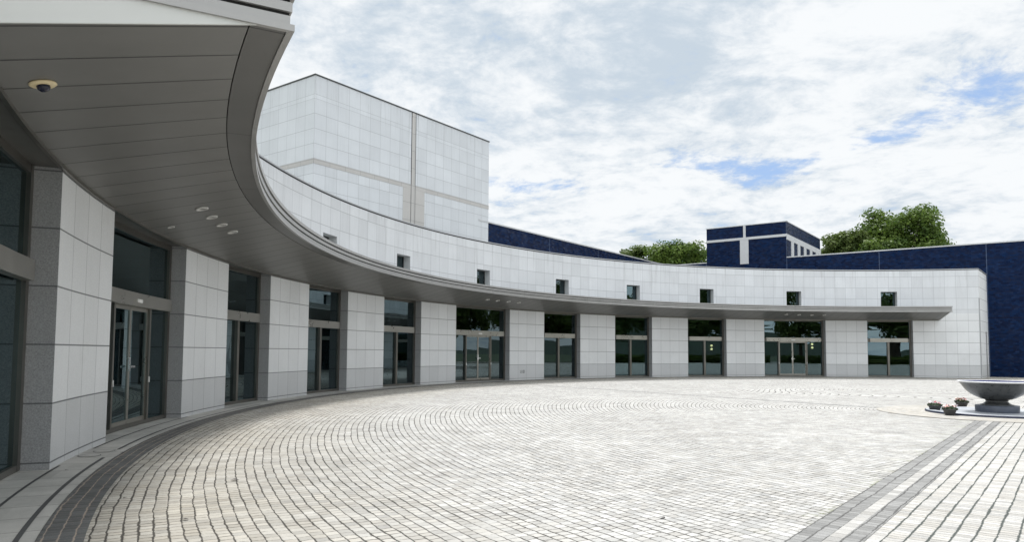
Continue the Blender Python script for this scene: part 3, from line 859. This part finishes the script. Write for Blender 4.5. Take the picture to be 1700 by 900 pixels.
sbb('stone_band', bm, M['blue_cope'])
bm = BM(); fbox(bm, BR, e2, -e1, 3.28, 4.04, .003, .05, ZB - .3, 11.798); fbox(bm, BR, e2, -e1, 3.52, 3.74, .003, .05, 12.022, ZK - .002)
sbb('stone_column', bm, M['blue_cope'])
for s in (1.35, 3.45, 5.6, 7.8, 10.05):
    bm = BM(); fbox(bm, BR, e1, nR, s, s + .85, .003, .055, ZB - .1, 11.518); sbb('stone_column', bm, M['blue_cope'])

# ------------------------------------------------------------------ canopy fittings
def on_soffit(r, a):
    z = ZI + (r - RI) / (RF - RI) * (ZS - ZI); return pt(r, a, z)
SL = math.atan2(ZI - ZS, RF - RI)
def fit_basis(a):     # z axis = up off the soffit plane
    er = (pt(1, a) - Vector((CX, CY, 0))).normalized()
    up = Vector((er.x * math.sin(SL), er.y * math.sin(SL), math.cos(SL)))
    y = up.cross(er).normalized(); x = y.cross(up)
    return Matrix((x, y, up)).transposed().to_euler()
def downlight(r, a, s, label, first=None):
    root = thing('downlight', label, 'downlight', on_soffit(r, a), 0, 'round downlights in the canopy soffit')
    root.rotation_euler = fit_basis(a)
    if first is None:
        bm = BM(); lathe(bm, [(.075, .004), (.078, -.026), (.115, -.024), (.12, -.003), (.118, .0)], 28); obj('trim_ring', bm, M['cover_grey'], root)
        bm = BM(); lathe(bm, [(.077, -.004), (.055, -.003), (0, -.002)], 24); obj('reflector', bm, M['steel_dark'], root)
    else:
        for c_ in first.children:
            d_ = c_.copy(); COL.objects.link(d_); d_.parent = root
    root.scale = (s, s, s)
    return root
ordn = ['first', 'second', 'third', 'fourth']
D0 = None
for where, angs_ in (('the nearest door entrance at left', (-12.29, -10.61, -8.86, -7.06)), ('the middle door entrance', (34.95, 36.64, 38.43, 40.14)), ('the far door entrance at right', (82.0, 83.8, 85.6, 87.3))):
    for o_, a in zip(ordn, angs_):
        d_ = downlight(29.75, a, 1.0, '%s from the left of four round downlights over %s' % (o_, where), D0)
        if D0 is None: D0 = d_
downlight(30.6, -10.03, .62, 'small lone downlight close to the wall by the nearest four downlights', D0)

sc = thing('security_camera', 'dark dome security camera on a cream disc under the near end of the canopy', 'camera', on_soffit(30.6, -25.65)); sc.rotation_euler = fit_basis(-25.65)
bm = BM(); lathe(bm, [(0, -.001), (.115, -.002), (.118, -.014), (.10, -.026), (0, -.026)], 32); obj('base_ring', bm, M['cream'], sc)
bm = BM(); lathe(bm, [(.058, -.026)] + [(.058 * math.cos(R_(t_)), -.034 - .05 * math.sin(R_(t_))) for t_ in range(0, 90, 15)] + [(0, -.086)], 24); obj('dome', bm, M['dark_dome'], sc)

# ------------------------------------------------------------------ lamps inside the hall
M['warm'] = emis('lamp_glow', (1.0, .62, .30), 5.0)
W0_ = None
for a, z, lab in ((31.6, 2.12, 'warm two globe wall lamp glowing behind the narrow window left of the middle doors'),
               (76.2, 2.05, 'warm two globe wall lamp glowing behind the narrow window left of the far doors'),
               (89.5, 2.22, 'warm two globe wall lamp glowing behind the right pane of the far doors')):
    root = thing('wall_lamp', lab, 'wall lamp', pt(34.45, a, z), 0, 'lit wall lamps inside the hall')
    if W0_ is None:
        W0_ = root
        bm = BM(); fbox(bm, Vector((0, 0, 0)), Vector((1, 0, 0)), Vector((0, 1, 0)), -.03, .03, -.03, .03, -.22, .22); fix(bm); obj('bracket', bm, M['steel'], root)
        for dz_ in (.13, -.13):
            bm = BM(); bmesh.ops.create_icosphere(bm, subdivisions=2, radius=.085); o = obj('globe', bm, M['warm'], root, True); o.location = (0, 0, dz_)
    else:
        for c_ in W0_.children: d_ = c_.copy(); COL.objects.link(d_); d_.parent = root

# ------------------------------------------------------------------ fountain
fo = thing('fountain', 'big dark granite bowl fountain on a round foot in the beige ring', 'fountain', (FX, FY, 0))
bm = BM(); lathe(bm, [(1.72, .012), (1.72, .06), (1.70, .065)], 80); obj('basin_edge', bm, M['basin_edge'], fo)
bm = BM(); lathe(bm, [(1.70, .065), (1.50, .066), (1.48, .05), (.5, .05)], 80); obj('basin', bm, M['basin'], fo)
bm = BM(); lathe(bm, [(.515, .05), (.515, .225), (.505, .235), (.36, .237)], 64); obj('pedestal', bm, M['basin_edge'], fo)
for f in fo.children[-1].data.polygons: pass
fo.children[-1].data.materials[0] = simple('pedestal_granite', (.055, .068, .095), .35, 0, .15, 8)
bm = BM(); lathe(bm, [(.44, .237), (.44, .255), (.37, .275), (.305, .32), (.285, .35), (.31, .36), (.31, .372), (.28, .38)], 64); ft = obj('foot', bm, M['fount'], fo)
pr = [(.27, .378), (.33, .388), (.40, .403), (.47, .427), (.54, .458), (.62, .497), (.69, .537), (.76, .588), (.82, .640), (.865, .692), (.905, .747), (.945, .80), (.98, .840)]
pr += [(1.0, .855)]
bm = BM(); lathe(bm, pr, 96); bw = obj('bowl', bm, M['fount'], fo)
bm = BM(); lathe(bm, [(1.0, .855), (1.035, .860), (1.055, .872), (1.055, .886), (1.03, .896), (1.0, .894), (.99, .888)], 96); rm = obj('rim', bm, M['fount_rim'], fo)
bm = BM(); lathe(bm, [(.989, .889), (.955, .85), (.88, .80), (.5, .80), (0, .80)], 64); wt = obj('water', bm, M['water'], fo)
for o_ in (ft, bw, rm, wt):
    for v_ in o_.data.vertices: v_.co.x *= .885; v_.co.y *= .885

# ------------------------------------------------------------------ flower pots
FLC = [((.75, .70, .72), (.55, .12, .14), (.45, .40, .42)), ((.80, .74, .72), (.78, .42, .36), (.35, .30, .36)), ((.62, .36, .34), (.42, .10, .13), (.75, .65, .5))]
M['leafpot'] = simple('bedding_leaves', (.045, .075, .03), .6, 0, .4, 20)
def pot(x, y, s, z, i, lab):
    root = thing('flower_pot', lab, 'flower pot', (x, y, z), i * 1.3, 'flower pots by the fountain'); root.scale = (s, s, s)
    bm = BM(); lathe(bm, [(0, .005), (.10, .0), (.115, .015), (.165, .14), (.172, .145), (.190, .15), (.190, .175), (.175, .178), (.165, .150), (0, .150)], 8 * 5); obj('bowl', bm, M['pot'], root)
    bm = BM(); lathe(bm, [(.164, .152), (0, .165)], 20); obj('soil', bm, M['soil'], root)
    rnd = random.Random(50 + i)
    bm = BM()
    for _ in range(420):
        a = rnd.uniform(0, 6.283); r = .19 * math.sqrt(rnd.random()); h = .155 + rnd.random() * .10 * (1 - (r / .24) ** 2)
        c = Vector((r * math.cos(a), r * math.sin(a), h)); d = Vector((rnd.gauss(0, 1), rnd.gauss(0, 1), rnd.gauss(0, .6) + .5)).normalized(); b_ = d.orthogonal().normalized()
        L = rnd.uniform(.018, .034); W_ = L * .5
        bm.faces.new([bm.verts.new(c + v_) for v_ in (-d * L, b_ * W_, d * L, -b_ * W_)])
    obj('leaves', bm, M['leafpot'], root)
    for kk, col in enumerate(FLC[i]):
        bm = BM()
        for _ in range(13):
            a = rnd.uniform(0, 6.283); r = .18 * math.sqrt(rnd.random()); h = .235 + rnd.random() * .055 - .3 * r * r
            c = Vector((r * math.cos(a), r * math.sin(a), h)); nrm = Vector((rnd.gauss(0, .5), rnd.gauss(0, .5) - .3, 1)).normalized(); b_ = nrm.orthogonal().normalized(); c2 = nrm.cross(b_)
            for p_ in range(5):
                an = p_ * 1.2566; dv = b_ * math.cos(an) + c2 * math.sin(an); sv = nrm.cross(dv)
                q = .026; bm.faces.new([bm.verts.new(c + v_) for v_ in (nrm * 0, dv * q * .7 - sv * q * .5 + nrm * .004, dv * q * 1.15 + nrm * .002, dv * q * .7 + sv * q * .5 + nrm * .004)])
        obj('blossom', bm, simple('petals', col, .6, 0, .1, 30), root)
pot(11.95, 20.30, .98, .012, 0, 'round dark pot with mixed white and red flowers, leftmost beside the fountain basin')
pot(11.56, 18.98, .96, .012, 1, 'round dark pot with pale pink flowers, nearest the camera beside the fountain')
pot(13.62, 21.75, 1.0, .012, 2, 'dark pot with rusty pink flowers set behind the other two by the fountain')

# ------------------------------------------------------------------ small things on the paving
M['lid'] = simple('cover_lid', (.42, .41, .385), .8)
def cover(x, y, rz, lab):
    root = thing('inspection_cover', lab, 'inspection cover', (x, y, .0145), rz, 'inspection covers in the slab pavement')
    bm = BM(); lathe(bm, [(.0, .0), (.14, .0)], 36); obj('lid', bm, M['lid'], root)
    bm = BM(); lathe(bm, [(.142, .001), (.155, .001)], 36); obj('ring', bm, M['slot'], root)
    for c_ in root.children:
        for f in c_.data.polygons:
            pass
    return root
cover(-6.30, 10.80, 0, 'round inspection cover in the slab pavement, nearer of the pair')
cover(-6.36, 11.30, 0, 'round inspection cover in the slab pavement, farther of the pair')
def dleaf(x, y, s, rz, lab, z=.006):
    rnd = random.Random(int(x * 100))
    bm = BM(); n_ = 9; top_ = []
    for i in range(n_):
        t_ = i / (n_ - 1); wdt = math.sin(t_ * math.pi) ** .8 * .35
        top_.append([bm.verts.new(((t_ - .5) * s, sgn * wdt * s + .05 * s * math.sin(t_ * 5), s * (.03 + .12 * abs(sgn) * wdt + .05 * math.sin(t_ * 4)) + .003)) for sgn in (-1, 0, 1)])
    for a_, b_ in zip(top_, top_[1:]):
        for j in (0, 1):
            bm.faces.new((a_[j], b_[j], b_[j + 1], a_[j + 1]))
    bmesh.ops.remove_doubles(bm, verts=bm.verts, dist=1e-4)
    o = obj('fallen_leaf', bm, M['deadleaf']); o.location = (x, y, z); o.rotation_euler[2] = rz
    tag(o, lab, 'leaf', 'dry leaves blown on the plaza')
dleaf(-3.38, 8.87, .105, .2, 'dry brown leaf lying alone on the pale setts out from the dark sett border')
dleaf(-4.13, 7.77, .05, 1.0, 'tiny dry leaf on pale setts just off the dark sett border')
dleaf(1.47, 7.02, .07, 2.0, 'small dry leaf on the setts near the bottom centre of the plaza')
dleaf(-3.05, 6.82, .06, .4, 'small dry leaf on the setts at the near left')
dleaf(-5.80, 9.45, .05, .9, 'dry leaf on the slab pavement near the corner of the nearest pier', .018)
dleaf(-5.95, 11.05, .06, .3, 'dry leaf on the slab pavement beside the inspection covers', .018)

# ------------------------------------------------------------------ trees
def tree(x, y, h, rad, seed, lab, m_, group=None, n_clump=60, leaves=150, lsize=.30, zc=None, squash=.8, name='broadleaf_tree'):
    rnd = random.Random(seed)
    root = thing(name, lab, 'tree', (x, y, -.02), rnd.uniform(0, 6), group)
    cz = zc or (h - rad * squash)
    bm = BM(); tr_ = h * .028
    top = Vector((rnd.uniform(-.4, .4), rnd.uniform(-.4, .4), cz * .75))
    tube(bm, [Vector((0, 0, 0)), Vector((0, 0, .5)), top * .5 + Vector((.1, 0, 0)), top], [tr_ * 1.35, tr_, tr_ * .85, tr_ * .6], 9)
    clumps = []
    n_clump = int(n_clump * 1.3)
    for i in range(n_clump):
        while True:
            d = Vector((rnd.uniform(-1, 1), rnd.uniform(-1, 1), rnd.uniform(-.85, 1)))
            if .25 < d.length < 1: break
        d = d.normalized() * (d.length ** .35)
        lump = .80 + .22 * math.sin(3.1 * math.atan2(d.y, d.x) + seed) + .12 * math.sin(5 * d.z + seed * 2)
        c = Vector((d.x * rad * lump, d.y * rad * lump, cz + d.z * rad * squash * lump))
        clumps.append((c, rad * rnd.uniform(.24, .38)))
    for i in range(9):
        c, _ = clumps[i * 5 % len(clumps)]
        tube(bm, [top * rnd.uniform(.55, .95), (top + c) / 2 + Vector((0, 0, -.4)), c], [tr_ * .45, tr_ * .28, .04], 6)
    obj('trunk', bm, M['bark'], root)
    bm = BM()
    for c, cr_ in clumps:
        for k in range(int(leaves * (1.6 if y > 0 else 1.0))):
            d = Vector((rnd.gauss(0, 1), rnd.gauss(0, 1), rnd.gauss(0, 1))).normalized() * (rnd.random() ** .45)
            p = c + Vector((d.x * cr_, d.y * cr_, d.z * cr_ * .72))
            n_ = (d * .9 + Vector((rnd.gauss(0, .5), rnd.gauss(0, .5), rnd.gauss(0, .5) + .45))).normalized(); a_ = n_.orthogonal().normalized()
            an = rnd.uniform(0, 6.28); a_ = a_ * math.cos(an) + n_.cross(a_) * math.sin(an); b_ = n_.cross(a_)
            L = lsize * rnd.uniform(.6, 1.3) * .5; W_ = L * .62
            bm.faces.new([bm.verts.new(p + v_) for v_ in (-a_ * L, b_ * W_, a_ * L, -b_ * W_)])
    obj('crown', bm, m_, root)
    return root
# beyond the roofs
tree(19.3, 87.5, 15.8, 4.2, 3, 'round green tree rising between the sloping blue wall and the blue roof block', M['leaf'], None, 60, 170, .36)
tree(14.6, 88.5, 14.4, 2.3, 8, 'small thin tree crown peeping over the end of the sloping blue wall', M['leaf2'], None, 24, 110, .36)
tree(23.9, 87.0, 14.2, 1.7, 19, 'small light green tree top just left of the blue roof block', M['leaf'], None, 16, 110, .36)
tree(46.8, 84.5, 19.0, 5.2, 5, 'biggest tree, broad dense green crown over the right blue wall', M['leaf'], None, 90, 190, .36, None, .85)
tree(39.9, 85.5, 16.2, 2.9, 11, 'dull green tree immediately right of the blue roof block', M['leaf2'], None, 45, 150, .36)
tree(43.0, 83.0, 15.2, 3.0, 12, 'low green tree between the dull green tree and the biggest tree', M['leaf'], None, 45, 150, .36)
tree(54.5, 86.0, 14.9, 2.6, 13, 'low tree tips just showing over the blue wall near the right edge', M['leaf2'], None, 26, 110, .36)
# behind the photographer: seen only as reflections in the glass
ORD = 'first second third fourth fifth sixth seventh eighth ninth tenth eleventh twelfth thirteenth fourteenth fifteenth sixteenth seventeenth'.split()
k_ = 0
for x, y, h, rd in ((-8, -30, 10, 5), (1, -26, 11, 5.5), (9, -30, 10, 5), (17, -27, 11.5, 5.6), (26, -30, 10.5, 5.2), (35, -27, 11, 5.5), (45, -29, 10, 5.2), (54, -24, 11, 5.5), (63, -18, 10.6, 5.4), (70, -9, 10.4, 5.2), (74, 2, 10.6, 5.4), (76, 13, 11, 5.3), (75, 25, 10, 5.4), (74, 36, 10.5, 5.4), (71, 47, 11, 5.4), (66, 57, 11, 5.4)):
    k_ += 1
    tree(x, y, h + 2.5, rd + .4, 100 + k_, '%s spreading tree from the left in the row behind the camera' % ORD[k_ - 1], M['leaf2'], 'trees behind the camera mirrored in the glass', 70, 110, .55, h * .80, .82)
def hedge(x, y, L_, rz, seed):
    rnd = random.Random(seed); root = thing('hedge', '%s clipped hedge from the left under the trees behind the camera' % ORD[seed - 300], 'hedge', (x, y, 0), rz, 'hedges behind the camera mirrored in the glass')
    bm = BM()
    for _ in range(2600):
        p = Vector((rnd.uniform(-L_, L_), rnd.uniform(-.7, .7), rnd.uniform(0, 1.25) + .12 * math.sin(_ * .37)))
        n_ = Vector((rnd.gauss(0, 1), rnd.gauss(0, 1), rnd.gauss(0, 1))).normalized(); a_ = n_.orthogonal().normalized(); b_ = n_.cross(a_)
        bm.faces.new([bm.verts.new(p + v_) for v_ in (-a_ * .2, b_ * .12, a_ * .2, -b_ * .12)])
    obj('foliage', bm, M['leaf2'], root)
for i_, (x, y, rz) in enumerate(((-4, -22, 0), (9, -22, .03), (22, -22, 0), (35, -21.5, .05), (48, -20, .2), (60, -14, .7), (68, -3, 1.3), (70, 10, 1.57), (69, 23, 1.6))):
    hedge(x, y, 6.0, rz, 300 + i_)
bm = BM()
n_ = 80
for i in range(n_ + 1):
    a = R_(150 + 240 * i / n_); rr = 420
    hgt = 14 + 10 * math.sin(i * .23) + 6 * math.sin(i * .61 + 1) + 2 * math.sin(i * 1.9)
    v0 = bm.verts.new((10 + rr * math.cos(a), 10 + rr * math.sin(a), -1)); v1 = bm.verts.new((10 + (rr + 60) * math.cos(a), 10 + (rr + 60) * math.sin(a), hgt)); v2 = bm.verts.new((10 + (rr + 200) * math.cos(a), 10 + (rr + 200) * math.sin(a), -1))
    if i:
        bm.faces.new((l0, v0, v1, l1)); bm.faces.new((l1, v1, v2, l2))
    l0, l1, l2 = v0, v1, v2
struct('hills', bm, M['hill'])

S.cycles.max_bounces = 8
S.cycles.transparent_max_bounces = 12
